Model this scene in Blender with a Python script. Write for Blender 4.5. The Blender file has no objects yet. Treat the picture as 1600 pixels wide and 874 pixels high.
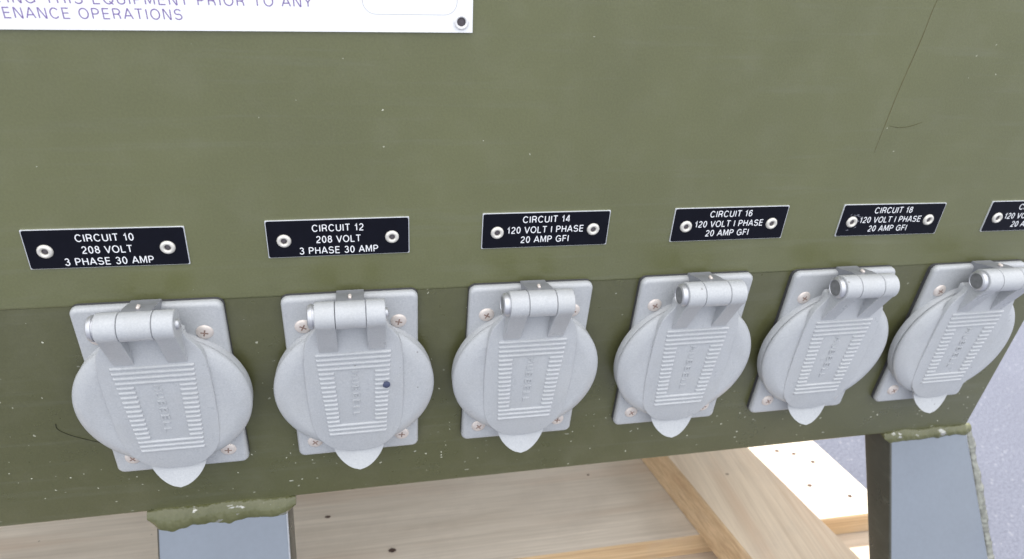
import bpy, bmesh, math, random
from mathutils import Vector, Matrix, Euler
random.seed(7)
R = math.radians
PHI = -0.040870907931486206
Z0 = 0.56                       # height of the label row above the ground, metres
scene = bpy.context.scene

# ------------------------------------------------------------------ camera
cam_data = bpy.data.cameras.new('camera')
cam = bpy.data.objects.new('camera', cam_data)
scene.collection.objects.link(cam)
cam.location = (0.14986, -0.32673, 0.15272 + Z0)
cam.rotation_euler = (1.050371804990959, -0.06456729524755427, -0.20540467065703097)
cam_data.sensor_fit = 'HORIZONTAL'
cam_data.sensor_width = 36.0
cam_data.lens = 1105.1827 / 1600 * 36
cam_data.clip_start = 0.01
cam_data.clip_end = 400
cam_data.dof.use_dof = True
cam_data.dof.focus_distance = 0.36
cam_data.dof.aperture_fstop = 13
scene.camera = cam

# ------------------------------------------------------------------ light
SUN_EL, SUN_AZ = 56.0, 15.0      # azimuth measured from +Y (behind the cabinet) towards +X
world = bpy.data.worlds.new('World'); scene.world = world
world.use_nodes = True
wn = world.node_tree.nodes; wl = world.node_tree.links
sky = wn.new('ShaderNodeTexSky'); sky.sky_type = 'NISHITA'; sky.sun_disc = False
sky.sun_elevation = R(SUN_EL); sky.sun_rotation = R(SUN_AZ)
sky.air_density = 1.0; sky.dust_density = 2.0; sky.ozone_density = 1.0
haze = wn.new('ShaderNodeMix'); haze.data_type = 'RGBA'      # thin high cloud whitens the blue
haze.inputs[0].default_value = 0.62
# an even cloud veil is about three times as bright overhead as at the horizon
tc = wn.new('ShaderNodeTexCoord'); sz = wn.new('ShaderNodeSeparateXYZ'); wl.new(tc.outputs['Generated'], sz.inputs[0])
mz = wn.new('ShaderNodeMapRange'); mz.inputs[3].default_value = 0.34; mz.inputs[4].default_value = 1.0; wl.new(sz.outputs[2], mz.inputs[0])
vm = wn.new('ShaderNodeVectorMath'); vm.operation = 'SCALE'; vm.inputs[0].default_value = (13.0, 12.6, 12.0)
wl.new(mz.outputs[0], vm.inputs['Scale']); wl.new(vm.outputs[0], haze.inputs[7])
wl.new(sky.outputs[0], haze.inputs[6]); wl.new(haze.outputs[2], wn['Background'].inputs[0])
wn['Background'].inputs[1].default_value = 0.15
sd = bpy.data.lights.new('sun', 'SUN'); sd.energy = 3.2; sd.angle = R(0.53); sd.color = (1.0, 0.95, 0.88)
sun = bpy.data.objects.new('sun', sd); scene.collection.objects.link(sun)
sdir = Vector((math.sin(R(SUN_AZ)) * math.cos(R(SUN_EL)), math.cos(R(SUN_AZ)) * math.cos(R(SUN_EL)), math.sin(R(SUN_EL))))
sun.rotation_euler = sdir.to_track_quat('Z', 'Y').to_euler()
scene.view_settings.view_transform = 'Standard'
scene.view_settings.look = 'None'
scene.view_settings.gamma = 1
scene.view_settings.use_curve_mapping = False
scene.view_settings.exposure = 1.25

# ------------------------------------------------------------------ materials
def new_mat(name):
    m = bpy.data.materials.new(name); m.use_nodes = True
    nt = m.node_tree; b = nt.nodes['Principled BSDF']
    return m, nt, b
def N(nt, kind, **kw):
    n = nt.nodes.new(kind)
    for k, v in kw.items(): setattr(n, k, v)
    return n
def ramp(nt, src, stops):
    r = N(nt, 'ShaderNodeValToRGB'); e = r.color_ramp.elements
    while len(e) < len(stops): e.new(0.5)
    for el, (p, c) in zip(e, stops):
        el.position = p; el.color = c if len(c) == 4 else (*c, 1)
    nt.links.new(src, r.inputs[0]); return r
def g(v): return (v, v, v, 1)
def coords(nt, scale=(1, 1, 1), rot=(0, 0, 0)):
    t = N(nt, 'ShaderNodeTexCoord'); m = N(nt, 'ShaderNodeMapping')
    m.inputs['Scale'].default_value = scale; m.inputs['Rotation'].default_value = rot
    nt.links.new(t.outputs['Object'], m.inputs[0]); return m.outputs[0]
def noise(nt, vec, scale, detail=4, rough=0.55, dist=0):
    n = N(nt, 'ShaderNodeTexNoise'); n.inputs['Scale'].default_value = scale
    n.inputs['Detail'].default_value = detail; n.inputs['Roughness'].default_value = rough
    n.inputs['Distortion'].default_value = dist
    nt.links.new(vec, n.inputs['Vector']); return n
def mixc(nt, fac, a, b):
    m = N(nt, 'ShaderNodeMix', data_type='RGBA')
    for s, v in ((0, fac), (6, a), (7, b)):
        if isinstance(v, (tuple, float, int)): m.inputs[s].default_value = v
        else: nt.links.new(v, m.inputs[s])
    return m.outputs[2]
def mth(nt, op, a, b=0.0):
    m = N(nt, 'ShaderNodeMath', operation=op)
    for i, v in enumerate((a, b)):
        if isinstance(v, (float, int)): m.inputs[i].default_value = v
        else: nt.links.new(v, m.inputs[i])
    return m.outputs[0]
def bump(nt, b, h, strength, dist=0.0003):
    n = N(nt, 'ShaderNodeBump'); n.inputs['Strength'].default_value = strength
    n.inputs['Distance'].default_value = dist
    nt.links.new(h, n.inputs['Height']); nt.links.new(n.outputs[0], b.inputs['Normal'])

def plain(name, col, rough=0.5, metal=0.0, spec=0.5, var=0.12, scale=300, bmp=0.15, bdist=0.0002):
    m, nt, b = new_mat(name)
    v = coords(nt); n1 = noise(nt, v, scale, 5); n2 = noise(nt, v, scale * 0.12, 3)
    s = mth(nt, 'ADD', n1.outputs[0], n2.outputs[0])
    lo = tuple(c * (1 - var) for c in col); hi = tuple(min(1, c * (1 + var)) for c in col)
    r = ramp(nt, mth(nt, 'MULTIPLY', s, 0.5), [(0.3, lo), (0.7, hi)])
    nt.links.new(r.outputs[0], b.inputs['Base Color'])
    b.inputs['Roughness'].default_value = rough; b.inputs['Metallic'].default_value = metal
    b.inputs['Specular IOR Level'].default_value = spec
    if bmp: bump(nt, b, n1.outputs[0], bmp, bdist)
    return m

def olive(name, col, chips, rough=0.42, band=False):
    m, nt, b = new_mat(name)
    v = coords(nt)
    big = noise(nt, v, 6, 4, 0.6)
    mid = noise(nt, v, 45, 4, 0.6)
    fine = noise(nt, v, 900, 3, 0.6)
    c0 = ramp(nt, big.outputs[0], [(0.3, tuple(x * .88 for x in col)), (0.7, tuple(x * 1.1 for x in col))]).outputs[0]
    dusty = (0.24, 0.24, 0.19, 1)
    df = ramp(nt, mid.outputs[0], [(0.50, g(0)), (0.85, g(0.12))]).outputs[0]
    c1 = mixc(nt, df, c0, dusty)
    ff = ramp(nt, fine.outputs[0], [(0.35, g(0)), (0.7, g(0.16))]).outputs[0]
    c2 = mixc(nt, ff, c1, tuple(min(1, x * 2.0) for x in col) + (1,))
    # faint horizontal wipe marks
    vs = coords(nt, (9, 40, 160), (0, R(3), 0))
    wipe = noise(nt, vs, 1.0, 4, 0.6, 0.4)
    wf = ramp(nt, wipe.outputs[0], [(0.55, g(0)), (0.75, g(0.16))]).outputs[0]
    c2 = mixc(nt, wf, c2, (0.20, 0.21, 0.17, 1))
    # paint chips: small pale specks, a random subset of voronoi cells
    def chip(scale, thr, keep, stretch, colour, cc, rot=0):
        vv = coords(nt, stretch, (0, rot, 0))
        warp = noise(nt, vv, 500, 2)
        mx = N(nt, 'ShaderNodeMix', data_type='RGBA'); mx.inputs[0].default_value = 0.0025
        nt.links.new(vv, mx.inputs[6]); nt.links.new(warp.outputs['Color'], mx.inputs[7])
        vo = N(nt, 'ShaderNodeTexVoronoi'); vo.inputs['Scale'].default_value = scale
        nt.links.new(mx.outputs[2], vo.inputs['Vector'])
        sx = N(nt, 'ShaderNodeSeparateColor'); nt.links.new(vo.outputs['Color'], sx.inputs[0])
        rad = mth(nt, 'MULTIPLY', sx.outputs[1], thr)
        hit = mth(nt, 'LESS_THAN', vo.outputs['Distance'], rad)
        pick = mth(nt, 'GREATER_THAN', sx.outputs[0], 1 - keep)
        patch = noise(nt, v, 14, 2)
        pf = ramp(nt, patch.outputs[0], [(0.42, g(0)), (0.6, g(1))]).outputs[0]
        f = mth(nt, 'MULTIPLY', mth(nt, 'MULTIPLY', hit, pick), pf)
        return mixc(nt, f, cc, colour), f
    c3, f1 = chip(420, 0.26, 0.40 * chips, (1, 1, 1), (0.62, 0.62, 0.50, 1), c2)
    c4, f2 = chip(230, 0.17, 0.32 * chips, (0.45, 1, 1.3), (0.55, 0.56, 0.48, 1), c3, R(28))
    c5, f3 = chip(110, 0.10, 0.30 * chips, (0.5, 1, 1.5), (0.42, 0.42, 0.34, 1), c4, R(-20))
    nt.links.new(c5, b.inputs['Base Color'])
    rr = ramp(nt, mid.outputs[0], [(0.3, g(rough - .05)), (0.7, g(rough + .1))]).outputs[0]
    nt.links.new(rr, b.inputs['Roughness'])
    b.inputs['Specular IOR Level'].default_value = 0.85
    h = mth(nt, 'ADD', mth(nt, 'MULTIPLY', fine.outputs[0], 0.5), mth(nt, 'MULTIPLY', big.outputs[0], 6.0))
    bump(nt, b, h, 0.35, 0.0003)
    return m

def wood(name, light, dark, axis='X', grain=1.0):
    m, nt, b = new_mat(name)
    sc = (2.2, 26, 26) if axis == 'X' else (26, 2.2, 26)
    v = coords(nt, sc)
    n = noise(nt, v, 2.2, 7, 0.7, 0.25)
    sc2 = (6, 420, 420) if axis == 'X' else (420, 6, 420)
    f = noise(nt, coords(nt, sc2), 1.0, 3, 0.6)
    c = ramp(nt, n.outputs[0], [(0.30, dark), (0.55, light), (0.75, tuple(min(1, x * 1.1) for x in light))]).outputs[0]
    ff = ramp(nt, f.outputs[0], [(0.35, g(0.5 * grain)), (0.6, g(0))]).outputs[0]
    c = mixc(nt, ff, c, tuple(x * 0.62 for x in dark) + (1,))
    rb = noise(nt, coords(nt, (3, 34, 34) if axis == 'X' else (34, 3, 34)), 1.0, 3, 0.5, 0.3)
    rf = ramp(nt, rb.outputs[0], [(0.56, g(0)), (0.70, g(0.45))]).outputs[0]
    c = mixc(nt, rf, c, (dark[0] * 0.92, dark[1] * 0.78, dark[2] * 0.70, 1))
    # blotches of grey handling dirt and little specks
    bl = noise(nt, coords(nt), 16, 5, 0.65)
    bf = ramp(nt, bl.outputs[0], [(0.52, g(0)), (0.78, g(0.30))]).outputs[0]
    c = mixc(nt, bf, c, (0.40, 0.35, 0.30, 1))
    vo = N(nt, 'ShaderNodeTexVoronoi'); vo.inputs['Scale'].default_value = 60
    nt.links.new(coords(nt, (0.7, 1, 1)), vo.inputs['Vector'])
    sx = N(nt, 'ShaderNodeSeparateColor'); nt.links.new(vo.outputs['Color'], sx.inputs[0])
    hit = mth(nt, 'LESS_THAN', vo.outputs['Distance'], mth(nt, 'MULTIPLY', sx.outputs[1], 0.11))
    pick = mth(nt, 'GREATER_THAN', sx.outputs[0], 0.90)
    c = mixc(nt, mth(nt, 'MULTIPLY', mth(nt, 'MULTIPLY', hit, pick), 0.6), c, (0.07, 0.055, 0.045, 1))
    nt.links.new(c, b.inputs['Base Color'])
    b.inputs['Roughness'].default_value = 0.8; b.inputs['Specular IOR Level'].default_value = 0.25
    bump(nt, b, f.outputs[0], 0.4, 0.0004)
    return m

def asphalt_mat():
    m, nt, b = new_mat('asphalt')
    v = coords(nt)
    a = noise(nt, v, 260, 5, 0.7); big = noise(nt, v, 5, 4)
    vo = N(nt, 'ShaderNodeTexVoronoi'); vo.inputs['Scale'].default_value = 190; nt.links.new(v, vo.inputs['Vector'])
    c = ramp(nt, a.outputs[0], [(0.3, (0.062, 0.068, 0.094)), (0.55, (0.103, 0.112, 0.148)), (0.75, (0.150, 0.160, 0.198))]).outputs[0]
    sx = N(nt, 'ShaderNodeSeparateColor'); nt.links.new(vo.outputs['Color'], sx.inputs[0])
    st = mth(nt, 'MULTIPLY', mth(nt, 'LESS_THAN', vo.outputs['Distance'], 0.35), mth(nt, 'GREATER_THAN', sx.outputs[0], 0.92))
    c = mixc(nt, mth(nt, 'MULTIPLY', st, 0.4), c, (0.26, 0.27, 0.30, 1))
    bf = ramp(nt, big.outputs[0], [(0.3, g(0.25)), (0.7, g(0))]).outputs[0]
    c = mixc(nt, bf, c, (0.04, 0.044, 0.066, 1))
    nt.links.new(c, b.inputs['Base Color'])
    b.inputs['Roughness'].default_value = 0.85
    bump(nt, b, a.outputs[0], 0.5, 0.003)
    return m

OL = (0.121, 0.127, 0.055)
def cover_mat():
    m, nt, b = new_mat('grey_cast_enamel')
    oi = N(nt, 'ShaderNodeObjectInfo'); va = N(nt, 'ShaderNodeVectorMath', operation='ADD')
    nt.links.new(coords(nt), va.inputs[0])
    rn = N(nt, 'ShaderNodeVectorMath', operation='SCALE'); rn.inputs[0].default_value = (1, 2, 3)
    nt.links.new(oi.outputs['Random'], rn.inputs['Scale']); nt.links.new(rn.outputs[0], va.inputs[1])
    v = va.outputs[0]
    a = noise(nt, v, 1100, 4, 0.7); c = noise(nt, v, 70, 5, 0.65); d = noise(nt, v, 22, 3)
    base = ramp(nt, a.outputs[0], [(0.3, (0.385, 0.402, 0.425)), (0.5, (0.425, 0.441, 0.460)), (0.7, (0.475, 0.488, 0.505))]).outputs[0]
    gf = ramp(nt, c.outputs[0], [(0.48, g(0)), (0.8, g(0.35))]).outputs[0]
    base = mixc(nt, gf, base, (0.35, 0.355, 0.355, 1))
    pf = ramp(nt, d.outputs[0], [(0.5, g(0)), (0.75, g(0.22))]).outputs[0]
    base = mixc(nt, pf, base, (0.50, 0.51, 0.50, 1))
    vo = N(nt, 'ShaderNodeTexVoronoi'); vo.inputs['Scale'].default_value = 170; nt.links.new(v, vo.inputs['Vector'])
    sx = N(nt, 'ShaderNodeSeparateColor'); nt.links.new(vo.outputs['Color'], sx.inputs[0])
    hit = mth(nt, 'MULTIPLY', mth(nt, 'LESS_THAN', vo.outputs['Distance'], mth(nt, 'MULTIPLY', sx.outputs[1], 0.11)), mth(nt, 'GREATER_THAN', sx.outputs[0], 0.88))
    base = mixc(nt, mth(nt, 'MULTIPLY', hit, 0.6), base, (0.12, 0.11, 0.10, 1))
    nt.links.new(base, b.inputs['Base Color'])
    rr = ramp(nt, c.outputs[0], [(0.35, g(0.27)), (0.7, g(0.42))]).outputs[0]
    nt.links.new(rr, b.inputs['Roughness'])
    bump(nt, b, a.outputs[0], 0.4, 0.00025)
    return m
M = {
 'olive_up': olive('olive_paint_upper_lit', OL, 0.008, 0.34),  # paler copy of the one olive paint; light step at the fold painted in
 'olive_low': olive('olive_paint_lower_dim', (0.086, 0.088, 0.037), 0.26, 0.30),  # same paint darkened in colour for the dimmer panel below the fold
 'olive_leg': olive('olive_paint_leg_shaded', (0.030, 0.032, 0.024), 0.2, 0.3),  # olive darkened so the shade on the leg sides sits in the colour
 'leg_face': plain('leg_front_sky_sheen', (0.17, 0.195, 0.235), 0.22, 0.0, 0.5, 0.05, 300, 0.15, 0.0002),  # sky reflection on the olive leg fronts, put into the base colour
 'worn_glint_edge': plain('worn_glint_edge_steel', (0.42, 0.44, 0.47), 0.3, 0.5, 0.5, 0.3, 400, 0.1),  # chipped leg corner, with its bright highlight line painted in as well
 'pin_face': plain('tarnished_zinc', (0.20, 0.205, 0.215), 0.45, 0.35, 0.5, 0.3, 500, 0.3),
 'cover': cover_mat(),
 'bracket': plain('dull_grey_bracket', (0.26, 0.27, 0.30), 0.4, 0.2, 0.5, 0.1, 600, 0.1),
 'steel': plain('dull_steel', (0.50, 0.51, 0.54), 0.38, 0.6, 0.5, 0.06, 500, 0.05),
 'screw': plain('dull_cream_screw', (0.66, 0.60, 0.56), 0.42, 0.25, 0.5, 0.12, 500, 0.2),
 'slot': plain('rusty_slot', (0.26, 0.18, 0.15), 0.8, 0.1, 0.3, 0.4, 900, 0.2),
 'gasket': plain('black_gasket', (0.055, 0.055, 0.06), 0.7, 0, 0.4, 0.1, 400, 0.1),
 'plate_black': plain('black_print', (0.004, 0.0045, 0.009), 0.26, 0, 0.16, 0.2, 200, 0.04),
 'plate_edge': plain('bare_aluminium', (0.75, 0.77, 0.80), 0.35, 0.6, 0.5, 0.05, 500, 0.05),
 'ink_white': plain('white_print', (0.78, 0.79, 0.82), 0.5, 0, 0.3, 0.05, 400, 0),
 'ink_violet': plain('violet_print', (0.21, 0.15, 0.36), 0.5, 0, 0.3, 0.10, 400, 0),
 'ink_grey': plain('grey_line', (0.45, 0.45, 0.47), 0.5, 0, 0.3, 0.05, 400, 0),
 'sign_white': plain('white_sign_enamel', (0.86, 0.87, 0.88), 0.35, 0, 0.5, 0.02, 60, 0.03),
 'eyelet': plain('cream_rivet', (0.68, 0.66, 0.61), 0.3, 0.35, 0.5, 0.08, 500, 0.1),
 'eyelet_white': plain('white_rivet', (0.78, 0.78, 0.78), 0.35, 0.2, 0.5, 0.05, 500, 0.1),
 'hole': plain('rivet_hole', (0.10, 0.09, 0.10), 0.6, 0.3, 0.4, 0.2, 500, 0),
 'dot': plain('dark_blue_grey_spot', (0.055, 0.065, 0.12), 0.5, 0, 0.4, 0.2, 900, 0.1),
 'rust': plain('rusty_drip', (0.122, 0.096, 0.044), 0.6, 0, 0.2, 0.25, 150, 0),
 'hair': plain('dark_hair', (0.028, 0.028, 0.018), 0.5, 0, 0.3, 0.1, 300, 0),
 'smear': plain('brown_smear', (0.096, 0.092, 0.046), 0.5, 0, 0.2, 0.1, 100, 0),
 'scuff': plain('white_scuff', (0.30, 0.31, 0.36), 0.6, 0, 0.2, 0.3, 900, 0),
 'wood_grey': wood('weathered_board', (0.66, 0.585, 0.495), (0.56, 0.485, 0.40), 'X', 0.5),
 'wood_pale': wood('pale_board', (0.60, 0.51, 0.41), (0.52, 0.43, 0.33), 'X', 0.5),
 'wood_warm': wood('warm_board_edge', (0.60, 0.44, 0.27), (0.44, 0.30, 0.17), 'X', 0.8),
 'wood_y': wood('cross_board', (0.66, 0.55, 0.42), (0.54, 0.43, 0.32), 'Y', 0.4),
 'wood_y_warm': wood('cross_board_side', (0.62, 0.45, 0.28), (0.45, 0.30, 0.17), 'Y', 0.8),  # warm bounce light on the batten's side is put into this wood colour
 'knot': plain('wood_knot', (0.09, 0.06, 0.05), 0.8, 0, 0.2, 0.3, 300, 0.2),
 'asphalt': asphalt_mat(),
}
def weld_mat():
    m, nt, b = new_mat('painted_weld')
    v = coords(nt, (1, 1, 1)); n = noise(nt, coords(nt, (1, 2, 2)), 75, 4, 0.6); n2 = noise(nt, v, 380, 3); n3 = noise(nt, v, 30, 3)
    c = ramp(nt, n3.outputs[0], [(0.3, (0.085, 0.088, 0.036)), (0.7, (0.115, 0.118, 0.055))]).outputs[0]
    f = ramp(nt, n.outputs[0], [(0.61, g(0)), (0.66, g(0.9))]).outputs[0]
    nt.links.new(mixc(nt, f, c, (0.42, 0.42, 0.40, 1)), b.inputs['Base Color'])
    nt.links.new(mth(nt, 'MULTIPLY', f, 0.7), b.inputs['Metallic'])
    b.inputs['Roughness'].default_value = 0.16
    bump(nt, b, n2.outputs[0], 0.5, 0.0008)
    return m
M['weld'] = weld_mat()
M['weld_bare'] = plain('half_bare_weld', (0.22, 0.225, 0.20), 0.25, 0.3, 0.5, 0.55, 260, 0.4, 0.0006)

# ------------------------------------------------------------------ helpers
def link(o): scene.collection.objects.link(o); return o
def tag(o, label=None, cat=None, group=None, kind=None):
    for k, v in (('label', label), ('category', cat), ('group', group), ('kind', kind)):
        if v: o[k] = v
    return o
def smooth(me, ang=35):
    for p in me.polygons: p.use_smooth = True
    me.set_sharp_from_angle(angle=R(ang))
def mesh_from(name, verts, faces, mats, fmat=None, ang=35):
    me = bpy.data.meshes.new(name); me.from_pydata(verts, [], faces)
    for m in mats: me.materials.append(m)
    if fmat:
        for p, i in zip(me.polygons, fmat): p.material_index = i
    bm = bmesh.new(); bm.from_mesh(me); bmesh.ops.recalc_face_normals(bm, faces=bm.faces); bm.to_mesh(me); bm.free()
    smooth(me, ang); me.update(); return me
def obj(name, me, parent=None, loc=(0, 0, 0), rot=(0, 0, 0)):
    o = link(bpy.data.objects.new(name, me)); o.location = loc; o.rotation_euler = rot
    if parent: o.parent = parent
    return o
def empty(name, loc=(0, 0, 0), rot=(0, 0, 0)):
    o = link(bpy.data.objects.new(name, None)); o.location = loc; o.rotation_euler = rot
    o.empty_display_size = 0.01; return o
MM = 0.001
# 2-D outlines live in the local (u, d) plane: u right, d DOWN; t comes out of the wall (-Y)
def P(u, d, t): return (u * MM, -t * MM, -d * MM)
class G:
    def __init__(s): s.v = []; s.f = []; s.m = []
    def add(s, v, f, mi=0):
        k = len(s.v); s.v += v; s.f += [tuple(k + i for i in q) for q in f]; s.m += [mi] * len(f)
    def rings(s, rings, cap0=True, cap1=True, mi=0, closed=True):
        n = len(rings[0]); v = [p for r in rings for p in r]; f = []
        for a in range(len(rings) - 1):
            for i in range(n if closed else n - 1):
                j = (i + 1) % n
                f.append((a * n + i, a * n + j, (a + 1) * n + j, (a + 1) * n + i))
        if cap0: f.append(tuple(range(n))[::-1])
        if cap1: f.append(tuple((len(rings) - 1) * n + i for i in range(n)))
        s.add(v, f, mi)
    def box(s, a, b, mi=0):
        (x0, y0, z0), (x1, y1, z1) = a, b
        v = [(x0, y0, z0), (x1, y0, z0), (x1, y1, z0), (x0, y1, z0), (x0, y0, z1), (x1, y0, z1), (x1, y1, z1), (x0, y1, z1)]
        s.add(v, [(0, 3, 2, 1), (4, 5, 6, 7), (0, 1, 5, 4), (1, 2, 6, 5), (2, 3, 7, 6), (3, 0, 4, 7)], mi)
    def mesh(s, name, mats, ang=35):
        return mesh_from(name, s.v, s.f, mats if isinstance(mats, list) else [mats], s.m, ang)
def inset(pts, a):
    n = len(pts); out = []
    A = sum(pts[i][0] * pts[(i + 1) % n][1] - pts[(i + 1) % n][0] * pts[i][1] for i in range(n))
    sg = 1 if A > 0 else -1
    for i in range(n):
        p0, p1, p2 = pts[i - 1], pts[i], pts[(i + 1) % n]
        e1 = Vector((p1[0] - p0[0], p1[1] - p0[1])); e2 = Vector((p2[0] - p1[0], p2[1] - p1[1]))
        if e1.length < 1e-9 or e2.length < 1e-9: out.append(p1); continue
        e1.normalize(); e2.normalize()
        n1 = Vector((-e1.y, e1.x)) * sg; n2 = Vector((-e2.y, e2.x)) * sg
        b = n1 + n2
        b = b.normalized() if b.length > 1e-6 else n1
        k = a / max(0.5, b.dot(n1)); out.append((p1[0] + b.x * k, p1[1] + b.y * k))
    return out
def slab(gx, pts, prof, mi=0, tf=None):
    """prof = [(inset, t)...]; outline pts in (u, d)"""
    rg = []
    for a, t in prof:
        q = inset(pts, a) if a else pts
        rg.append([P(u, d, t + (tf(u, d) if tf else 0)) for u, d in q])
    gx.rings(rg, mi=mi)
def fillet(t0, t1, r, n=5):
    pr = [(0, t0)]
    for i in range(n + 1):
        a = math.pi / 2 * i / n
        pr.append((r * (1 - math.cos(a)), t1 - r + r * math.sin(a)))
    return pr
def rrect(u0, d0, u1, d1, r, n=5):
    pts = []
    for cx, cy, a0 in ((u1 - r, d0 + r, -90), (u1 - r, d1 - r, 0), (u0 + r, d1 - r, 90), (u0 + r, d0 + r, 180)):
        for i in range(n + 1):
            a = R(a0 + 90 * i / n); pts.append((cx + r * math.cos(a), cy + r * math.sin(a)))
    return pts
def circle(cx, cy, r, n=64): return [(cx + r * math.cos(2 * math.pi * i / n), cy + r * math.sin(2 * math.pi * i / n)) for i in range(n)]
def lathe_u(gx, prof, d, t, n=36, mi=0):
    """revolve about an axis parallel to u; prof=[(u, radius)]"""
    rg = []
    for u, r in prof:
        rg.append([P(u, d + r * math.sin(2 * math.pi * i / n), t + r * math.cos(2 * math.pi * i / n)) for i in range(n)])
    gx.rings(rg, mi=mi)
def lathe_t(gx, prof, u, d, n=28, mi=0, cap0=True, cap1=True):
    rg = [[P(u + r * math.cos(2 * math.pi * i / n), d + r * math.sin(2 * math.pi * i / n), t) for i in range(n)] for r, t in prof]
    gx.rings(rg, mi=mi, cap0=cap0, cap1=cap1)

def arc(cx, cy, rx, ry, a0, a1, n=10):
    return [(cx + rx * math.cos(R(a0 + (a1 - a0) * i / n)), cy + ry * math.sin(R(a0 + (a1 - a0) * i / n))) for i in range(n + 1)]
def bowl(x0, x1, y0, y1):      # half-round bowl opening to the left, used by B D P R
    r = (y1 - y0) / 2
    return [(x0, y0), (x1 - r, y0)] + arc(x1 - r, (y0 + y1) / 2, r, r, -90, 90, 10)[1:-1] + [(x1 - r, y1), (x0, y1)]
# grotesque capitals: strokes as centre lines, cap height 1; (advance width, [(points, closed)])
GL = {
 'A': (.70, [([(0, 0), (.33, 1), (.37, 1), (.70, 0)], 0), ([(.12, .32), (.58, .32)], 0)]),
 'B': (.64, [([(.06, 0), (.06, 1)], 0), (bowl(.06, .60, 0, .53), 0), (bowl(.06, .57, .53, 1), 0)]),
 'C': (.74, [(arc(.38, .5, .34, .5, 38, 322, 22), 0)]),
 'D': (.70, [([(.06, 0), (.06, 1)], 0), ([(.06, 0), (.30, 0)] + arc(.30, .5, .36, .5, -90, 90, 14)[1:-1] + [(.30, 1), (.06, 1)], 0)]),
 'E': (.60, [([(.56, 0), (.06, 0), (.06, 1), (.56, 1)], 0), ([(.06, .52), (.52, .52)], 0)]),
 'F': (.56, [([(.06, 0), (.06, 1), (.54, 1)], 0), ([(.06, .52), (.48, .52)], 0)]),
 'G': (.78, [(arc(.39, .5, .35, .5, 42, 335, 22)[:-2] + [(.72, .12), (.72, .47), (.42, .47)], 0)]),
 'H': (.68, [([(.06, 0), (.06, 1)], 0), ([(.62, 0), (.62, 1)], 0), ([(.06, .52), (.62, .52)], 0)]),
 'I': (.14, [([(.07, 0), (.07, 1)], 0)]),
 'L': (.54, [([(.06, 1), (.06, 0), (.52, 0)], 0)]),
 'M': (.82, [([(.06, 0), (.06, 1), (.12, 1), (.41, .12), (.70, 1), (.76, 1), (.76, 0)], 0)]),
 'N': (.70, [([(.06, 0), (.06, 1), (.12, 1), (.58, 0), (.64, 0), (.64, 1)], 0)]),
 'O': (.80, [(arc(.40, .5, .36, .5, 0, 360, 30)[:-1], 1)]),
 'P': (.62, [([(.06, 0), (.06, 1)], 0), (bowl(.06, .58, .46, 1), 0)]),
 'Q': (.80, [(arc(.40, .5, .36, .5, 0, 360, 30)[:-1], 1), ([(.46, .26), (.74, -.06)], 0)]),
 'R': (.68, [([(.06, 0), (.06, 1)], 0), (bowl(.06, .60, .47, 1), 0), ([(.34, .47), (.50, .40), (.56, .25), (.58, 0)], 0)]),
 'S': (.68, [(arc(.34, .745, .27, .255, 25, 250, 14) + arc(.34, .265, .29, .265, 75, -160, 14), 0)]),
 'T': (.62, [([(.31, 0), (.31, 1)], 0), ([(0.01, 1), (.61, 1)], 0)]),
 'U': (.68, [([(.06, 1), (.06, .30)] + arc(.34, .29, .28, .29, 180, 360, 14)[1:] + [(.62, 1)], 0)]),
 'V': (.66, [([(0, 1), (.31, 0), (.35, 0), (.66, 1)], 0)]),
 'W': (.98, [([(0, 1), (.22, 0), (.27, 0), (.47, .95), (.51, .95), (.71, 0), (.76, 0), (.98, 1)], 0)]),
 'Y': (.66, [([(0, 1), (.33, .42), (.66, 1)], 0), ([(.33, .42), (.33, 0)], 0)]),
 '0': (.56, [(arc(.28, .5, .23, .5, 0, 360, 26)[:-1], 1)]),
 '1': (.40, [([(.05, .74), (.18, .79), (.25, .98), (.27, 1), (.27, 0)], 0)]),
 '2': (.56, [(arc(.28, .72, .22, .28, 165, -20, 12) + [(.40, .46), (.16, .24), (.06, .06), (.06, 0), (.52, 0)], 0)]),
 '3': (.56, [(arc(.27, .76, .20, .24, 160, -75, 12) + [(.24, .53)] , 0), ([(.24, .53)] + arc(.27, .27, .24, .27, 75, -165, 14), 0)]),
 '4': (.58, [([(.41, 0), (.41, 1), (.36, 1), (.04, .32), (.04, .25), (.56, .25)], 0)]),
 '6': (.56, [([(.48, .82)] + arc(.29, .60, .23, .40, 50, 180, 10) + [(.06, .34)], 0), (arc(.28, .31, .22, .31, 0, 360, 22)[:-1], 1)]),
 '8': (.56, [(arc(.28, .765, .19, .235, 0, 360, 20)[:-1], 1), (arc(.28, .27, .23, .27, 0, 360, 22)[:-1], 1)]),
}
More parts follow.
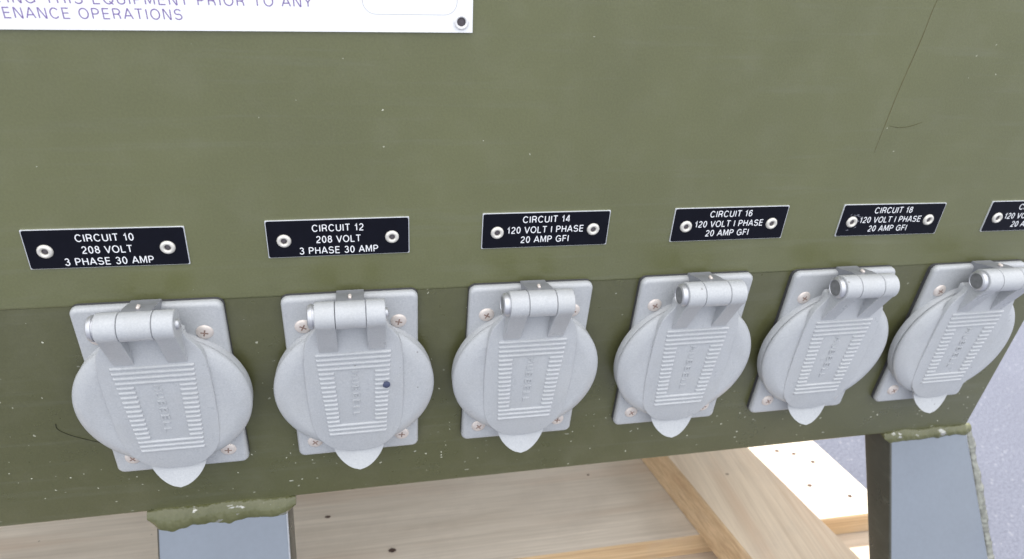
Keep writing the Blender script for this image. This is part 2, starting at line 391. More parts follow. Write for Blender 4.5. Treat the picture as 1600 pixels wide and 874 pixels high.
def text_mesh(txt, width, cap, mat, thick=0.00006, weight=0.15, align='CENTER', spacing=0.13):
    """lettering in the local X/Z plane facing -Y, scaled to width x cap height (metres)"""
    h = weight / 2; x = 0.0; strokes = []
    for ch in txt:
        if ch == ' ': x += 0.30 + spacing; continue
        wd, st = GL[ch]
        for pts, closed in st:
            strokes.append(([(x + px * 1.0, h + py * (1 - weight)) for px, py in pts], closed))
        x += wd + weight * .55 + spacing
    W = x - spacing - weight * .55
    sx = width / W; sz = cap
    off = {'CENTER': W / 2, 'RIGHT': W, 'LEFT': 0}[align]
    gx = G()
    for si, (pts, closed) in enumerate(strokes):
        q = [((px - off) * sx, pz * sz) for px, pz in pts]
        hw = h * (sx + sz) / 2; n = len(q); L = []; Rr = []
        for i in range(n):
            p = Vector(q[i])
            a = Vector(q[i - 1]) if (closed or i > 0) else None
            b = Vector(q[(i + 1) % n]) if (closed or i < n - 1) else None
            d1 = (p - a).normalized() if a is not None and (p - a).length > 1e-9 else None
            d2 = (b - p).normalized() if b is not None and (b - p).length > 1e-9 else None
            d1 = d1 or d2; d2 = d2 or d1
            n1 = Vector((-d1.y, d1.x)); n2 = Vector((-d2.y, d2.x)); m = (n1 + n2)
            m = m.normalized() if m.length > 1e-4 else n1
            k = hw / max(0.45, m.dot(n1))
            L.append(p + m * k); Rr.append(p - m * k)
        th = thick + 0.000004 * (si % 3)
        rg = [[(l.x, 0, l.y), (l.x, -th, l.y), (r.x, -th, r.y), (r.x, 0, r.y)] for l, r in zip(L, Rr)]
        if closed: rg.append(rg[0])
        gx.rings(rg, cap0=not closed, cap1=not closed)
    return gx.mesh('lettering', mat, 30)
def box_part(name, a, b, mat, parent, bev=0.0):
    gx = G(); gx.box(a, b); me = gx.mesh(name, mat, 30)
    if bev:
        bm = bmesh.new(); bm.from_mesh(me)
        bmesh.ops.bevel(bm, geom=list(bm.edges), offset=bev, segments=3, affect='EDGES', profile=0.5)
        bm.to_mesh(me); bm.free(); smooth(me, 40)
    return obj(name, me, parent)
def tube(name, pts, r, mat, parent=None, n=8, rf=None):
    gx = G(); rg = []
    for i, p in enumerate(pts):
        p = Vector(p); a = Vector(pts[max(0, i - 1)]); b = Vector(pts[min(len(pts) - 1, i + 1)])
        t = (b - a).normalized(); up = Vector((0, 1, 0)) if abs(t.y) < 0.9 else Vector((1, 0, 0))
        s = t.cross(up).normalized(); q = s.cross(t)
        rr = r * (rf(i / (len(pts) - 1)) if rf else 1)
        rg.append([tuple(p + (s * math.cos(2 * math.pi * k / n) + q * math.sin(2 * math.pi * k / n)) * rr) for k in range(n)])
    gx.rings(rg); return obj(name, gx.mesh(name, mat, 60), parent)
def weld(name, a, b, r, mat, parent, seed, step=0.0022, flat=0.6, side=(0, -1, 0)):
    """a bead of overlapping, uneven puddles laid from a to b"""
    rnd = random.Random(seed); a = Vector(a); b = Vector(b); L = (b - a).length; t = (b - a) / L
    side = Vector(side).normalized(); oth = t.cross(side).normalized()
    gx = G(); n = max(30, int(L / 0.0008)); rg = []
    def wob(k):
        vals = [rnd.uniform(-1, 1) for _ in range(k + 3)]
        def f(x):
            x *= k; i = int(x); u = x - i; u = u * u * (3 - 2 * u); return vals[i] * (1 - u) + vals[i + 1] * u
        return f
    K = max(3, int(L / step)); w1, w2, w3, w4 = wob(K), wob(K * 4), wob(K), wob(K * 3)
    ph = 0
    for i in range(n + 1):
        f = i / n; p = a + t * (L * f); ph += 0.23 + 0.12 * w2(f)
        rr = r * (1 + 0.28 * w1(f) + 0.10 * w2(f) + 0.05 * abs(math.sin(ph))) * min(1, 0.3 + 9 * min(f, 1 - f))
        p = p + oth * (w3(f) * r * 0.22); ring = []
        for k in range(16):
            an = 2 * math.pi * k / 16
            lump = 1 + 0.05 * math.sin(3 * an + 6 * w4(f)) + 0.02 * math.sin(7 * an + 9 * w2(f))
            ring.append(tuple(p + side * math.cos(an) * rr * flat * lump + oth * math.sin(an) * rr * lump))
        rg.append(ring)
    gx.rings(rg); return obj(name, gx.mesh(name, mat, 70), parent)

# ------------------------------------------------------------------ ground
gx = G(); gx.add([(-60, -60, 0), (60, -60, 0), (60, 60, 0), (-60, 60, 0)], [(0, 1, 2, 3)])
tag(obj('asphalt_ground', gx.mesh('asphalt_ground', M['asphalt'])), kind='structure')

# ------------------------------------------------------------------ cabinet
X0, X1, DEP = -0.42, 0.6005, 0.46
ZB = -0.0433 + Z0                # the fold line
TOP = Z0 + 0.34
def low(x, d, t=0.0, back=0.0004):
    c, s = math.cos(PHI), math.sin(PHI)
    return Vector((x, back - d * s - t * c, ZB - d * c + t * s))
cab = empty('distribution_cabinet', (0.09, 0.2, 0))
tag(cab, 'olive green painted steel power cabinet on flared welded legs', 'cabinet')
def cpart(name, me): 
    o = obj(name, me, cab); o.matrix_parent_inverse = Matrix.Translation((-0.09, -0.2, 0)); return o
# upper panel: a sheet whose lower lip is rolled over the lower panel
gx = G()
prof = [(0.003, TOP), (0.0, TOP), (0.0, ZB + 0.0012), (0.0001, ZB + 0.0005), (0.0005, ZB - 0.0001), (0.003, ZB)]
NX = 2
gx.rings([[(x, y, z) for y, z in prof] for x in (X0, X1)])
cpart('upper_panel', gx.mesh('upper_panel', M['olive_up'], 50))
# lower panel, leaning in under the upper one, with a rolled bottom edge
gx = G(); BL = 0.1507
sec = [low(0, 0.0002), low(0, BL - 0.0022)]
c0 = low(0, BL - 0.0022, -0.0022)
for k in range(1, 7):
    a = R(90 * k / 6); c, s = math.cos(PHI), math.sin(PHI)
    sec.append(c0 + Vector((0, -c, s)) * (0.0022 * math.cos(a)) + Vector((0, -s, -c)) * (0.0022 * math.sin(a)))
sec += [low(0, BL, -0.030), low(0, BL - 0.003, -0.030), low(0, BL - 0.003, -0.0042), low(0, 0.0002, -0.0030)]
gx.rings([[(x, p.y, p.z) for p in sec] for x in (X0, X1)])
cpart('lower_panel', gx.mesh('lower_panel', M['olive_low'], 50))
zb = low(0, BL).z
def cbox(name, a, b, mat): 
    gx = G(); gx.box(a, b); return cpart(name, gx.mesh(name, mat, 30))
def side_mesh(xa, xb):
    gx = G(); q = [(0.0032, TOP), (0.0040, ZB), (low(0, BL - .003).y + 0.0032, zb + 0.004), (DEP, zb + 0.004), (DEP, TOP)]
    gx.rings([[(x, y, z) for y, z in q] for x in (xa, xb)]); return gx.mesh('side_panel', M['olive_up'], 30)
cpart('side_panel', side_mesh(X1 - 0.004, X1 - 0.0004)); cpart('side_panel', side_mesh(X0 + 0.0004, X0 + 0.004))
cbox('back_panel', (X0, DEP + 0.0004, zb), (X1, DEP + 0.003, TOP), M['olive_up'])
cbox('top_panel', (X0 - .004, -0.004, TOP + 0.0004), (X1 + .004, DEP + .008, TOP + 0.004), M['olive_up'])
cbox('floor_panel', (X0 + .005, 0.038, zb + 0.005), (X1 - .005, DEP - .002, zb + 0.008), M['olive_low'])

def leg(xl0, xr0, xl1, xr1, dep0, dep1, ang=30, L=0.41):
    """leg whose front face starts under the panel and flares outwards; x at the top and 0.1 m along it"""
    c, s = math.cos(R(ang)), math.sin(R(ang)); D = Vector((0, -s, -c)); B = Vector((0, c, -s))
    top = Vector((0, 0.0052, zb - 0.0012)); gx = G(); rg = []
    for k in (0.0, L):
        dep = dep1 if k else dep0
        f = min(k, 0.13) / 0.1; a = xl0 + (xl1 - xl0) * f; b = xr0 + (xr1 - xr0) * f
        p = top + D * k
        rr = 0.0025; ring = []
        for (cx, cb, a0) in ((b - rr, rr, -90), (b - rr, dep - rr, 0), (a + rr, dep - rr, 90), (a + rr, rr, 180)):
            for i in range(4):
                an = R(a0 + 30 * i); q = p + B * (cb + rr * math.sin(an)); ring.append((cx + rr * math.cos(an), q.y, q.z))
        if k == 0.0:        # the head is cut level under the box
            ring = [(x, y, z) for x, y, z in ring]
            ring = [(x, y - (z - (zb - .0012)) * s / c * -1, zb - .0012) if z < zb - .0012 else (x, y, z) for x, y, z in ring]
        rg.append(ring)
        if k == 0.0:
            dep = dep1; p = top + D * 0.13; a = xl0 + (xl1 - xl0) * 1.3; b = xr0 + (xr1 - xr0) * 1.3; ring = []
            for (cx, cb, a0) in ((b - rr, rr, -90), (b - rr, dep - rr, 0), (a + rr, dep - rr, 90), (a + rr, rr, 180)):
                for i in range(4):
                    an = R(a0 + 30 * i); q = p + B * (cb + rr * math.sin(an)); ring.append((cx + rr * math.cos(an), q.y, q.z))
            rg.append(ring)
    gx.rings(rg); me = gx.mesh('leg', [M['olive_leg'], M['leg_face'], M['worn_glint_edge']], 40)
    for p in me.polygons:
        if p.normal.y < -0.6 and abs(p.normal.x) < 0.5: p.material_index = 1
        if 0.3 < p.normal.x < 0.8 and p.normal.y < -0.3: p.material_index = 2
    return cpart('leg', me), top, D
l1, top1, D1 = leg(0.0225, 0.0985, 0.0215, 0.100, 0.050, 0.040)
l2, top2, D2 = leg(0.5335, 0.6015, 0.5285, 0.6170, 0.058, 0.022)
def fillet_weld(x0, x1, top, D, up, down, seed, parent):
    """a run of weld metal bridging the panel edge and the head of a leg, with uneven edges and crescent ripples"""
    rnd = random.Random(seed); n = int((x1 - x0) / 0.0006); B = Vector((0, -math.cos(R(30)), math.sin(R(30))))
    def wob(k):
        vals = [rnd.uniform(-1, 1) for _ in range(k + 3)]
        def f(x):
            x *= k; i = int(x); u = x - i; u = u * u * (3 - 2 * u); return vals[i] * (1 - u) + vals[i + 1] * u
        return f
    K = max(4, int((x1 - x0) / 0.013)); a1, a2, a3, a4, a5 = wob(K), wob(K), wob(K), wob(K * 4), wob(K * 3)
    gx = G(); rg = []; ph = 0
    for i in range(n + 1):
        f = i / n; x = x0 + (x1 - x0) * f; e = min(1, 14 * min(f, 1 - f)); ph += 0.55 + 0.3 * a5(f)
        h = max(0.0004, up * (1 + 0.55 * a1(f) + .1 * a4(f)) * e); k = max(0.0006, down * (1 + 0.30 * a2(f) + .10 * a4(f)) * (0.4 + 0.6 * e))
        A = low(x, BL - h, -0.0003); C = Vector((x, top.y, top.z)) + D * k - B * 0.0003
        ring = []
        for q in range(10):
            t = q / 9; p = A.lerp(C, t)
            bul = (0.0021 + 0.0007 * a3(f) + 0.00025 * math.sin(ph + 3.0 * math.sin(math.pi * t)) + 0.0003 * a4(min(1, f + .02 * t))) * (math.sin(math.pi * t) ** 0.7) * (0.3 + .7 * e)
            p = p + (B + Vector((0, -1, 0))).normalized() * bul; ring.append(tuple(p))
        ring.append((x, top.y + 0.004, top.z - 0.001)); ring.append((x, A.y + 0.002, A.z)); rg.append(ring)
    gx.rings(rg); return obj('weld_bead', gx.mesh('weld_bead', M['weld'], 60), parent)
fillet_weld(0.0175, 0.1035, top1, D1, 0.0024, 0.0085, 3, l1)
fillet_weld(0.5285, 0.6060, top2, D2, 0.0022, 0.0052, 8, l2)
w = top2 + D2 * 0.004; e = top2 + D2 * 0.16
weld('weld_bead', (0.6045, w.y + .004, w.z + .004), (0.6285, e.y + .004, e.z + .002), 0.0032, M['weld_bare'], l2, 12, 0.007)
# rear legs, seen only from other positions
for x in (0.06, 0.56):
    gx = G()
    a = Vector((x, DEP - 0.03, zb)); b = Vector((x, DEP + 0.15, 0.004))
    gx.rings([[(p.x + sx * .037, p.y + sy * .02, p.z) for sx, sy in ((-1, -1), (1, -1), (1, 1), (-1, 1))] for p in (b, a)])
    cpart('leg', gx.mesh('leg', M['olive_leg'], 30))

# ------------------------------------------------------------------ outlet cover
def hull_profile(pts):   # convex hull (monotone chain) of 2-D points
    pts = sorted(set(pts)); 
    def cr(o, a, b): return (a[0]-o[0])*(b[1]-o[1])-(a[1]-o[1])*(b[0]-o[0])
    lo = []; up = []
    for p in pts:
        while len(lo) > 1 and cr(lo[-2], lo[-1], p) <= 0: lo.pop()
        lo.append(p)
    for p in reversed(pts):
        while len(up) > 1 and cr(up[-2], up[-1], p) <= 0: up.pop()
        up.append(p)
    return lo[:-1] + up[:-1]
CD, CR, AD, AT, AR = 57.0, 43.3, -0.6, 22.3, 7.2
def make_cover():
    root = empty('outlet_cover')
    gx = G(); slab(gx, rrect(-35.1, -0.3, 35.1, 111.9, 3.8), [(0, -0.5), (0, 1.3), (.3, 1.6)]); obj('gasket', gx.mesh('gasket', M['gasket']), root)
    gx = G(); slab(gx, rrect(-35, -0.5, 35, 111.8, 4), [(0.5, 1.5)] + fillet(2.0, 5.6, 2.4)); obj('base_plate', gx.mesh('base_plate', M['cover'], 50), root)
    gx = G(); slab(gx, circle(0, CD, 43.0, 96), [(0, 4.8), (0, 8.6), (0.5, 9.2), (2.5, 9.3), (2.5, 9.9)]); obj('collar', gx.mesh('collar', M['cover'], 50), root)
    for u, d in ((-25, 17), (24.5, 17), (-25, 100), (25, 100)):
        gx = G(); lathe_t(gx, [(4.3, 5.0), (4.3, 5.6), (4.0, 6.1), (3.3, 6.5), (2.2, 6.75), (1.0, 6.8)], u, d)
        sc = obj('screw', gx.mesh('screw', M['screw'], 50), root)
        gx = G(); a = random.random() * 1.5
        for k in (0, 1):
            an = a + k * math.pi / 2; c, s = math.cos(an), math.sin(an); h = 1.9; w = 0.38
            q = [(u + c * x - s * y, d + s * x + c * y) for x, y in ((-h, -w), (h, -w), (h, w), (-h, w))]
            slab(gx, q, [(0, 6.5), (0, 6.84 + 0.01 * k)])
        obj('slot', gx.mesh('slot', M['slot']), sc)
    # lid
    lid = None
    gx = G(); 
    def dome(u, d): return 0
    slab(gx, circle(0, CD, CR, 96), [(1.6, 9.75), (0.3, 9.95), (0, 10.4), (0, 11.0), (0.3, 11.9), (1.0, 12.7), (2.4, 13.6), (4.4, 14.5), (6.2, 15.0), (7.2, 15.15), (9.0, 15.2)])
    # seating lug under the barrel
    slab(gx, rrect(-17.0, 8.5, 17.0, 22, 1.5), [(0, 10), (0, 15.1), (0.5, 15.5)])
    lid = obj('lid', gx.mesh('lid', M['cover'], 40), root)
    half = [(8.6, 17.6), (12, 18.6), (16, 21.6), (20, 23.9), (26, 25.2), (36, 25.8), (50, 25.9), (64, 25.6), (76, 24.9), (84, 23.7), (89, 21.8), (93.5, 18.6), (96.8, 15.4), (99.2, 11.5), (100.6, 7.2), (101.3, 2.8)]
    out = [(h, d) for d, h in half] + [(-h, d) for d, h in reversed(half)]
    tilt = lambda u, d: (1.2 - 2.0 * (d - 10) / 90.0)
    gx = G(); slab(gx, out, [(-0.2, 13.0), (0, 15.55), (0.25, 15.9), (0.9, 16.1)], tf=tilt)
    obj('raised_panel', gx.mesh('raised_panel', M['cover'], 28), lid)
    S = lambda d: 16.1 + tilt(0, d)          # surface of the raised panel
    gx = G(); rows = 19; d0, d1 = 28.4, 86.0
    for i in range(rows):
        d = d0 + (d1 - d0) * i / (rows - 1); f = i / (rows - 1)
        hw = 19.6 - 3.6 * f; hi = 10.9 - 1.6 * f
        spans = [(-hw, hw)] if (i < 4 or i > 15) else [(-hw, -hi), (hi, hw)]
        for a, b in spans:
            rg = []
            for u, e in ((a, 0.4), (a + 0.35, 0.85), (a + 0.7, 1), (b - 0.7, 1), (b - 0.35, 0.85), (b, 0.4)):
                rg.append([P(u, d + 0.98 * math.cos(an) , S(d) - 0.1 + 0.98 * e * math.sin(an)) for an in [math.pi * k / 6 for k in range(7)]])
            gx.rings(rg)
    obj('ribs', gx.mesh('ribs', M['cover'], 60), lid)
    tm = text_mesh('HUBBELL', 0.0330, 0.0040, M['cover'], 0.00055, 0.13, 'CENTER', 0.26)
    t = obj('embossed_lettering', tm, lid)
    dm = 56.8; t.location = P(-1.9, dm, S(dm) - 0.05)
    slope = math.atan(2.0 / 90.0)
    t.rotation_euler = (Euler((slope, 0, 0)).to_matrix() @ Euler((0, R(90), 0)).to_matrix()).to_euler()
    # finger tab: tongue flaring outwards below the lid
    gx = G(); rg = []; nr = 22
    for k in range(nr + 1):
        f = k / nr; d = 95.5 + 17.0 * f; hw = 14.6 * max(0.0, 1 - f ** 1.9) ** 0.60 + 0.25
        t0 = 13.2 + 5.2 * max(0, f - 0.2) ** 1.2 * 1.5; th = 2.6 - 0.8 * f
        ring = []
        for j in range(15):
            u = -hw + 2 * hw * j / 14; ring.append(P(u, d, t0 - 0.05 * abs(u) * f))
        for j in range(15):
            u = hw - 2 * hw * j / 14; e = 1 - abs(u / hw) ** 6 * 0.5
            ring.append(P(u, d - 0.4, t0 - th * e - 0.05 * abs(u) * f))
        rg.append(ring)
    gx.rings(rg); obj('finger_tab', gx.mesh('finger_tab', M['cover'], 50), lid)
    # hinge arms (knuckles) on the lid
    for a, b in ((-17.3, -7.6), (7.6, 17.0)):
        pr = []
        n = 40
        a_end = R(-28); a_start = R(-250)        # angle measured from +t toward -d ... the arc of the barrel kept round
        arc = [(AT + AR * math.cos(th), AD + AR * -math.sin(th)) for th in [a_start + (a_end - a_start) * i / n for i in range(n + 1)]]
        arc = [(AT + AR * math.cos(th), AD + AR * math.sin(th)) for th in [R(-215) + (R(48) - R(-215)) * i / n for i in range(n + 1)]]
        poly = arc + [(S(26.6) + 0.05, 26.6), (15.0, 26.6), (13.0, 10.0)]
        gx = G(); rg = []
        for u, sh in ((a, 0.35), (a + .35, 0), (b - .35, 0), (b, 0.35)):
            q = inset(poly, sh) if sh else poly
            rg.append([P(u, d, t) for t, d in q])
        gx.rings(rg); obj('knuckle', gx.mesh('knuckle', M['cover'], 32), lid)
    # centre knuckle of the base plate with its strap
    gx = G(); lathe_u(gx, [(-7.35, 6.8), (-7.1, 7.1), (7.1, 7.1), (7.35, 6.8)], AD, AT)
    br = obj('hinge_barrel', gx.mesh('hinge_barrel', M['cover'], 40), root)
    gx = G()
    poly = [(AT - 1.0, AD - AR + 0.35), (AT + 2.0, AD + 2), (8, 6), (2.2, 9), (2.2, -2.2), (5.6, -2.6), (9.0, -4.2), (15, -6.2)]
    gx.rings([[P(u, d, t) for t, d in poly] for u in (-6.9, 6.9)])
    obj('strap', gx.mesh('strap', M['bracket'], 30), br)
    gx = G(); lathe_t(gx, [(0.9, 14.5), (0.9, 16.4), (0.6, 16.9), (0.2, 17.1)], 0, -6.9, 12); obj('stud', gx.mesh('stud', M['screw'], 50), br)
    gx = G(); lathe_u(gx, [(-20.4, 4.7), (-20.8, 4.9), (-20.3, 5.8), (-18.9, 6.3), (-18.3, 6.3), (-18.2, 5.9), (-17.2, 5.9)], AD, AT)
    ph = obj('pin_head', gx.mesh('pin_head', M['steel'], 24), root)
    gx = G(); lathe_u(gx, [(-20.62, 1.2), (-20.55, 3.6), (-20.5, 4.6), (-20.3, 4.6)], AD, AT)
    obj('pin_face', gx.mesh('pin_face', M['pin_face'], 20), ph)
    gx = G(); lathe_u(gx, [(17.0, 2.6), (18.0, 2.5), (18.6, 1.9), (18.8, 1.0)], AD, AT, 20)
    obj('pin_tip', gx.mesh('pin_tip', M['steel'], 50), root)
    return root
def kids(o): return [c for c in bpy.data.objects if c.parent == o]
def copy_tree(o, parent=None):
    c = o.copy(); link(c)
    if parent: c.parent = parent
    for ch in kids(o): copy_tree(ch, c)
    return c
proto = make_cover()
U = 106.0
PX, PSP = 11.404 + 34.984, 97.8696
du = [0.0, -0.3, -0.5, 0.6, 0.2, -0.1]; dd = [0.2, 0.3, -0.2, -0.2, 0.6, 1.3]
clabels = ['silver grey hinged outlet cover, leftmost of the row, below the CIRCUIT 10 plate',
 'silver grey hinged outlet cover with a small dark spot on its ribs, below CIRCUIT 12',
 'silver grey hinged outlet cover, third from the left, below the CIRCUIT 14 plate',
 'silver grey hinged outlet cover, fourth from the left, above the batten, below CIRCUIT 16',
 'silver grey hinged outlet cover below the CIRCUIT 18 plate with the scuffed rivet',
 'silver grey hinged outlet cover at the right end beside the cabinet edge']
covers = []
for i in range(6):
    c = proto if i == 0 else copy_tree(proto)
    covers.append(c)
for i, c in enumerate(covers):
    p = low((PX + PSP * i + du[i]) * MM, (-1.68 + dd[i]) * MM, 0, 0.0)
    c.location = p; c.rotation_euler = (-PHI, R([0.0, -.2, .4, .1, .1, 0][i]), 0)
    tag(c, clabels[i], 'outlet cover', 'row of hinged outlet covers on the lower panel')
# the dark round spot on the second lid
lid2 = [k for k in kids(covers[1]) if k.name.startswith('lid')][0]
gx = G(); lathe_t(gx, [(2.0, 16.0), (2.0, 17.4), (1.7, 17.65)], 16.6, 51.3, 20)
tag(obj('dark_spot', gx.mesh('dark_spot', M['dot'], 50), lid2), 'small dark round spot')

# ------------------------------------------------------------------ circuit plates
rows1 = {0: ['CIRCUIT 10', '208 VOLT', '3 PHASE 30 AMP'], 1: ['CIRCUIT 12', '208 VOLT', '3 PHASE 30 AMP'],
         2: ['CIRCUIT 14', '120 VOLT I PHASE', '20 AMP GFI'], 3: ['CIRCUIT 16', '120 VOLT I PHASE', '20 AMP GFI'],
         4: ['CIRCUIT 18', '120 VOLT I PHASE', '20 AMP GFI'], 5: ['CIRCUIT 20', '120 VOLT I PHASE', '20 AMP GFI']}
pos = [(34.35, -1.3, .3), (140.2, .15, -.15), (247.2, .7, .05), (353.9, .6, .1), (459.0, -.2, .5), (561.5, -.6, .3)]
cache = {}
for i, (cx, ztop, rot) in enumerate(pos):
    pl = empty('circuit_plate', (cx * MM, 0, Z0 + (ztop - 10.15) * MM), (0, R(rot), 0))
    tag(pl, ['black leftmost plate reading CIRCUIT 10, 208 VOLT, 3 PHASE 30 AMP',
        'black plate second from left reading CIRCUIT 12, above the dark-spotted cover',
        'black plate third from left reading CIRCUIT 14, 120 VOLT, 20 AMP GFI',
        'black plate fourth from left reading CIRCUIT 16, between CIRCUIT 14 and 18',
        'black plate with a scuffed left rivet reading CIRCUIT 18, second from the right',
        'black plate cut by the right edge of the picture above the last cover'][i],
        'label plate', 'black circuit plates riveted to the upper panel')
    if 'plate' not in cache:
        gx = G(); slab(gx, rrect(-34.7, -10.15, 34.7, 10.15, 0.3, 2), [(0, 0.0), (0, 0.75), (0.08, 0.8)]); cache['plate'] = gx.mesh('backing', M['plate_edge'], 30)
        gx = G(); slab(gx, rrect(-34.35, -9.85, 34.35, 9.95, 0.9, 2), [(0, 0.75), (0, 0.86)]); cache['face'] = gx.mesh('black_face', M['plate_black'], 30)
        gx = G(); lathe_t(gx, [(3.5, 0.8), (3.45, 1.2), (3.1, 1.75), (2.5, 2.05), (1.9, 1.95), (1.5, 1.5), (1.4, 0.9)], 0, 0, 28, 0, False, False)
        lathe_t(gx, [(1.5, 0.87), (1.45, 0.95)], 0, 0, 20, 1); cache['rivet'] = gx.mesh('rivet', [M['eyelet'], M['hole']], 60)
    obj('backing', cache['plate'], pl); obj('black_face', cache['face'], pl)
    for u, d in ((-26.6, 0.9), (26.0, 0.6)): obj('rivet', cache['rivet'], pl, P(u, d, 0))
    wd = [24.8, 21.6, 38.4] if i < 2 else [25.6, 41.8, 26.4]
    zc = [(-4.7, -10.9, -17.0)] if i < 2 else [(-4.0, -10.0, -15.7)]
    for k, (tx, w_, z_) in enumerate(zip(rows1[i], wd, zc[0])):
        key = tx
        if key not in cache: cache[key] = text_mesh(tx, w_ * MM, 3.95 * MM, M['ink_white'], 0.00005, 0.125)
        obj('lettering', cache[key], pl, (-0.4 * MM, -0.86 * MM, (10.15 + z_ - 1.95) * MM))
    if i == 4:   # scuffs around its left rivet
        rn = random.Random(4); gx = G()
        for k in range(16):
            a = rn.uniform(-2.4, 2.0); r0 = rn.uniform(3.4, 5.5); L = rn.uniform(0.8, 3.0); wq = rn.uniform(.06, .2); an = a + 1.2 + rn.uniform(-.4, .4)
            x, y = -26.6 + r0 * math.cos(a), .9 + r0 * math.sin(a); y = max(-8.5, min(8.0, y))
            c_, s_ = math.cos(an), math.sin(an)
            slab(gx, [(x - s_ * wq, y + c_ * wq), (x + s_ * wq, y - c_ * wq), (x + c_ * L * .8, y + s_ * L * .5)], [(0, .86), (0, .885)])
        obj('scuff_marks', gx.mesh('scuff_marks', M['scuff']), pl)

# ------------------------------------------------------------------ white instruction sign
sg = empty('instruction_sign', (0.2037, -0.0004, Z0 + 0.0901), (0, R(-1.05), 0))
tag(sg, 'white enamel instruction sign with violet lettering at the top left', 'sign')
W_, H_ = 0.46, 0.19
gx = G(); gx.box((-W_, -0.0008, 0), (0, 0.0, H_)); sp = obj('sign_plate', gx.mesh('sign_plate', M['sign_white'], 30), sg)
gx = G(); lathe_t(gx, [(3.4, 0.8), (3.3, 1.5), (2.9, 1.9), (2.3, 1.9), (1.95, 1.4), (1.9, 0.8)], 0, 0, 28, 0, False, False)
lathe_t(gx, [(2.1, 0.82), (2.05, 0.9)], 0, 0, 20, 1); ey = gx.mesh('eyelet', [M['eyelet_white'], M['hole']], 60)
for x, z in ((-5.1, 4.6), (-455, 4.6), (-5.1, 185), (-455, 185)): obj('eyelet', ey, sg, (x * MM, 0, z * MM))
def stext(txt, right, z, per10, rot=0.0):
    me = text_mesh(txt, per10, 0.0043, M['ink_violet'], 0.00004, 0.105, 'RIGHT', 0.19)
    obj('lettering', me, sg, (right, -0.0008, z), (0, R(rot), 0))
stext('MAINTENANCE OPERATIONS', -0.1203, 0.0042, 0.0844)
stext('COMPLETING THIS EQUIPMENT PRIOR TO ANY', -0.0685, 0.0099, 0.1450)
stext('DISCONNECT ALL POWER SOURCES BEFORE', -0.080, 0.0170, 0.128)
gx = G(); o_ = rrect(-47.7, -60.0, -6.9, -7.3, 5.5, 6); q_ = inset(o_, 0.22)
n_ = len(o_); v_ = [P(u, d, 0.84) for u, d in o_] + [P(u, d, 0.84) for u, d in q_]
gx.add(v_, [(i, (i + 1) % n_, n_ + (i + 1) % n_, n_ + i) for i in range(n_)])
obj('printed_frame', gx.mesh('printed_frame', M['ink_grey']), sg)

# ------------------------------------------------------------------ marks on the panels
def curve_pts(ctrl, n=24):
    out = []
    for i in range(len(ctrl) - 1):
        p0 = ctrl[max(0, i - 1)]; p1 = ctrl[i]; p2 = ctrl[i + 1]; p3 = ctrl[min(len(ctrl) - 1, i + 2)]
        for k in range(n):
            t = k / n
            out.append(tuple(0.5 * ((2 * b) + (-a + c) * t + (2 * a - 5 * b + 4 * c - d) * t * t + (-a + 3 * b - 3 * c + d) * t ** 3) for a, b, c, d in zip(p0, p1, p2, p3)))
    out.append(ctrl[-1]); return out
hp = [(-13.4, -117.6), (-13.6, -120.6), (-12.4, -122.9), (-8.6, -126.4), (-3.0, -129.8), (5.0, -133.9), (12.0, -137.0)]
h3 = []
for x, z in hp:
    d = (-43.3 - z) / 1000; q = low(x * MM, d, 0.0002); h3.append(tuple(q))
tag(tube('hair_strand', curve_pts(h3, 8), 0.00016, M['hair'], None, 6), 'thin dark curled hair stuck to the lower panel beside the leftmost cover', 'hair')
def stain(name, pts, wd, mat):
    gx = G(); L = []; Rr = []; pp = curve_pts(pts, 14); rn = random.Random(3)
    for i, p in enumerate(pp):
        a = Vector(pp[max(0, i - 1)]); b = Vector(pp[min(len(pp) - 1, i + 1)]); t = (b - a).normalized(); s = Vector((-t.y, t.x))
        f = i / (len(pp) - 1); w_ = wd * (0.35 + 0.65 * math.sin(math.pi * f) ** .6) * rn.uniform(.55, 1.1)
        L.append((p[0] + s.x * w_, p[1] + s.y * w_)); Rr.append((p[0] - s.x * w_, p[1] - s.y * w_))
    n = len(pp); v = [(x * MM, -0.00012, Z0 + z * MM) for x, z in L + Rr]
    gx.add(v, [(i, i + 1, n + i + 1, n + i) for i in range(n - 1)])
    o = cpart(name, gx.mesh(name, mat)); return o
stain('rust_streak', [(442.5, 125.0), (439.4, 108.7), (438.3, 93.0), (435.2, 66.5), (434.0, 50), (432.6, 31.0)], 0.15, M['rust'])
stain('smear_mark', [(436.5, 46.6), (443, 45.6), (450, 46.3), (457, 48.6)], 0.22, M['smear'])

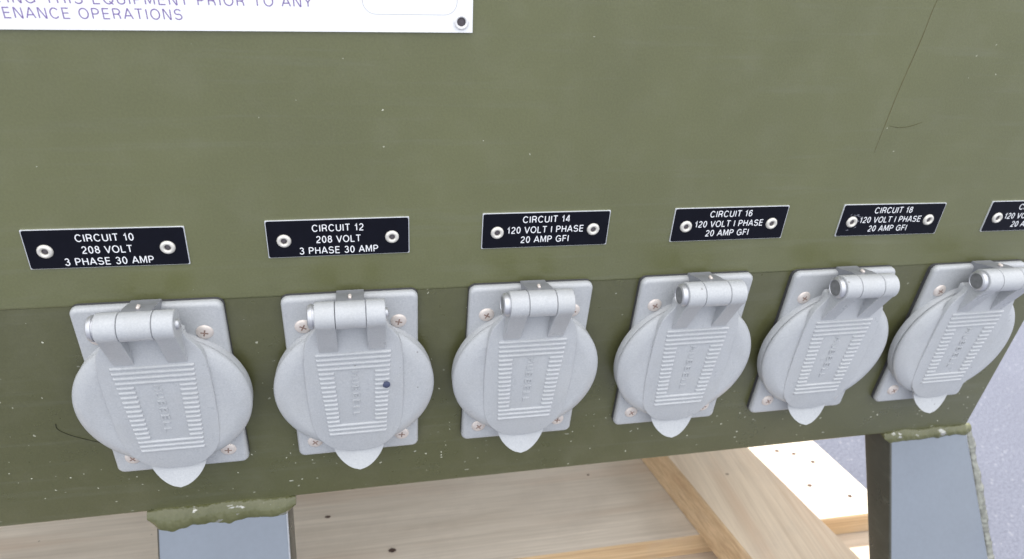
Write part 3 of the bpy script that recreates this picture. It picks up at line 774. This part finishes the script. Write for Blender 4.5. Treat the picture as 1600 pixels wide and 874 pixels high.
# ------------------------------------------------------------------ pallet
def board(name, quad, ztop, th, mats, parent, nx=14, seed=1, wear=0.0009):
    """quad: four (x, y) corners front-left, front-right, back-right, back-left in mm; material 0 top, 1 edges"""
    rn = random.Random(seed); gx = G()
    fl, fr, brr, bl = [Vector((a * MM, b * MM)) for a, b in quad]
    bv = 0.0012; rg = []
    for i in range(nx + 1):
        f = i / nx; a = fl.lerp(fr, f); b = bl.lerp(brr, f); t = (b - a).normalized()
        a = a + t * rn.uniform(-wear, wear) * .5; z = Z0 + ztop * MM + rn.uniform(-wear, wear) * .3; zl = z - th * MM
        rg.append([(a.x, a.y, zl), (a.x, a.y, z - bv), (a.x + t.x * bv, a.y + t.y * bv, z), (b.x - t.x * bv, b.y - t.y * bv, z), (b.x, b.y, z - bv), (b.x, b.y, zl)])
    n = 6
    v = [p for r in rg for p in r]; f = []; mi = []
    for k in range(nx):
        for i in range(n):
            j = (i + 1) % n; f.append((k * n + i, k * n + j, (k + 1) * n + j, (k + 1) * n + i)); mi.append(0 if i == 2 else 1)
    f.append(tuple(range(n))); mi.append(1); f.append(tuple(nx * n + i for i in range(n))); mi.append(1)
    me = mesh_from(name, v, f, mats, mi, 30)
    return obj(name, me, parent)
pal = empty('wooden_pallet', (0, 0, 0)); tag(pal, 'rough timber pallet under the olive cabinet', 'pallet')
deck = board('deck_board', [(-520, 95.5), (674, 91.0), (645, 236), (-520, 236)], -393, 26, [M['wood_grey'], M['wood_warm']], pal, 24, 2)
deck.data.materials[0] = M['wood_grey']
board('deck_board', [(-520, -95), (684, -98), (676, 160), (-520, 160)], -420, 22, [M['wood_pale'], M['wood_warm']], pal, 20, 5)
board('deck_board', [(-520, 262), (612, 262), (612, 400), (-520, 400)], -393, 26, [M['wood_grey'], M['wood_warm']], pal, 14, 7)
for x in (-380, 60, 560):
    board('stringer', [(x - 45, -95), (x + 45, -95), (x + 45, 400), (x - 45, 400)], -442.5, 88, [M['wood_y'], M['wood_y_warm']], pal, 2, 9)
board('bottom_board', [(-520, 0), (690, 0), (690, 140), (-520, 140)], -531, 22, [M['wood_pale'], M['wood_warm']], pal, 4, 11)
# nail holes and knots
def disc(name, x, y, r, mat, par, e=1.0, z=-393):
    gx = G(); pts = []
    for k in range(14):
        a = 2 * math.pi * k / 14; pts.append((x * MM + r * e * MM * math.cos(a) * random.uniform(.8, 1.15), y * MM + r * MM * math.sin(a) * random.uniform(.8, 1.15), Z0 + (z + 0.45) * MM))
    lowp = [(a, b, c - 0.002) for a, b, c in pts]
    gx.rings([lowp, pts], cap0=False); return obj(name, gx.mesh(name, mat), par)
for x, y in ((600.4, 190), (632.3, 168.3), (608.2, 136.3), (643.2, 116.2), (617, 183)): disc('nail_hole', x, y, 2.0, M['knot'], deck, 1.3)
for x, y, r in ((166.3, 120.1, 2.2), (108, 168, 1.5), (375, 185, 0.9)): disc('knot', x, y, r, M['knot'], deck, 1.6)

beam = empty('timber_batten', (0.52, 0.1, 0)); tag(beam, 'loose pale timber batten lying across the pallet under the cabinet', 'batten')
me_o = board('plank', [(471, 34), (570, 22), (540, 162), (447, 170)], -353.5, 38.5, [M['wood_y'], M['wood_y_warm']], None, 2, 21)
bm = bmesh.new(); bm.free()
bpy.data.objects.remove(me_o)
# long faces first: sweep from the near end to the far end
def batten(name, near, far, ztop, th, mats, parent):
    gx = G(); rg = []; nn = 14
    for k in range(nn + 1):
        f = k / nn
        a = Vector(near[0]).lerp(Vector(far[0]), f); b = Vector(near[1]).lerp(Vector(far[1]), f)
        z = Z0 * 1000 + ztop; w = random.uniform(-.25, .25); bv = 1.6
        rg.append([(a.x * MM, a.y * MM, (z - th) * MM), (a.x * MM, a.y * MM, (z - bv + w) * MM), ((a.x + bv) * MM, a.y * MM, (z + w) * MM), ((b.x - bv) * MM, b.y * MM, (z + w) * MM), (b.x * MM, b.y * MM, (z - bv + w) * MM), (b.x * MM, b.y * MM, (z - th) * MM)])
    n = 6; v = [p for r in rg for p in r]; f = []; mi = []
    for k in range(nn):
        for i in range(n):
            j = (i + 1) % n; f.append((k * n + i, k * n + j, (k + 1) * n + j, (k + 1) * n + i)); mi.append(0 if i == 2 else 1)
    f.append(tuple(range(n))); mi.append(1); f.append(tuple(nn * n + i for i in range(n))); mi.append(1)
    return obj(name, mesh_from(name, v, f, mats, mi, 30), parent)
def ext(p, q, f): return (p[0] + (q[0] - p[0]) * f, p[1] + (q[1] - p[1]) * f)
BL_, BF_ = (447.5, 160), (472, 32); CL_, CF_ = (541.5, 157), (571.5, 20)
pk = batten('plank', (ext(BL_, BF_, 1.35), ext(CL_, CF_, 1.30)), (ext(BL_, BF_, -1.2), ext(CL_, CF_, -1.2)), -353.5, 38.8, [M['wood_y'], M['wood_y_warm']], None)
pk.parent = beam; pk.matrix_parent_inverse = Matrix.Translation((-0.52, -0.1, 0))
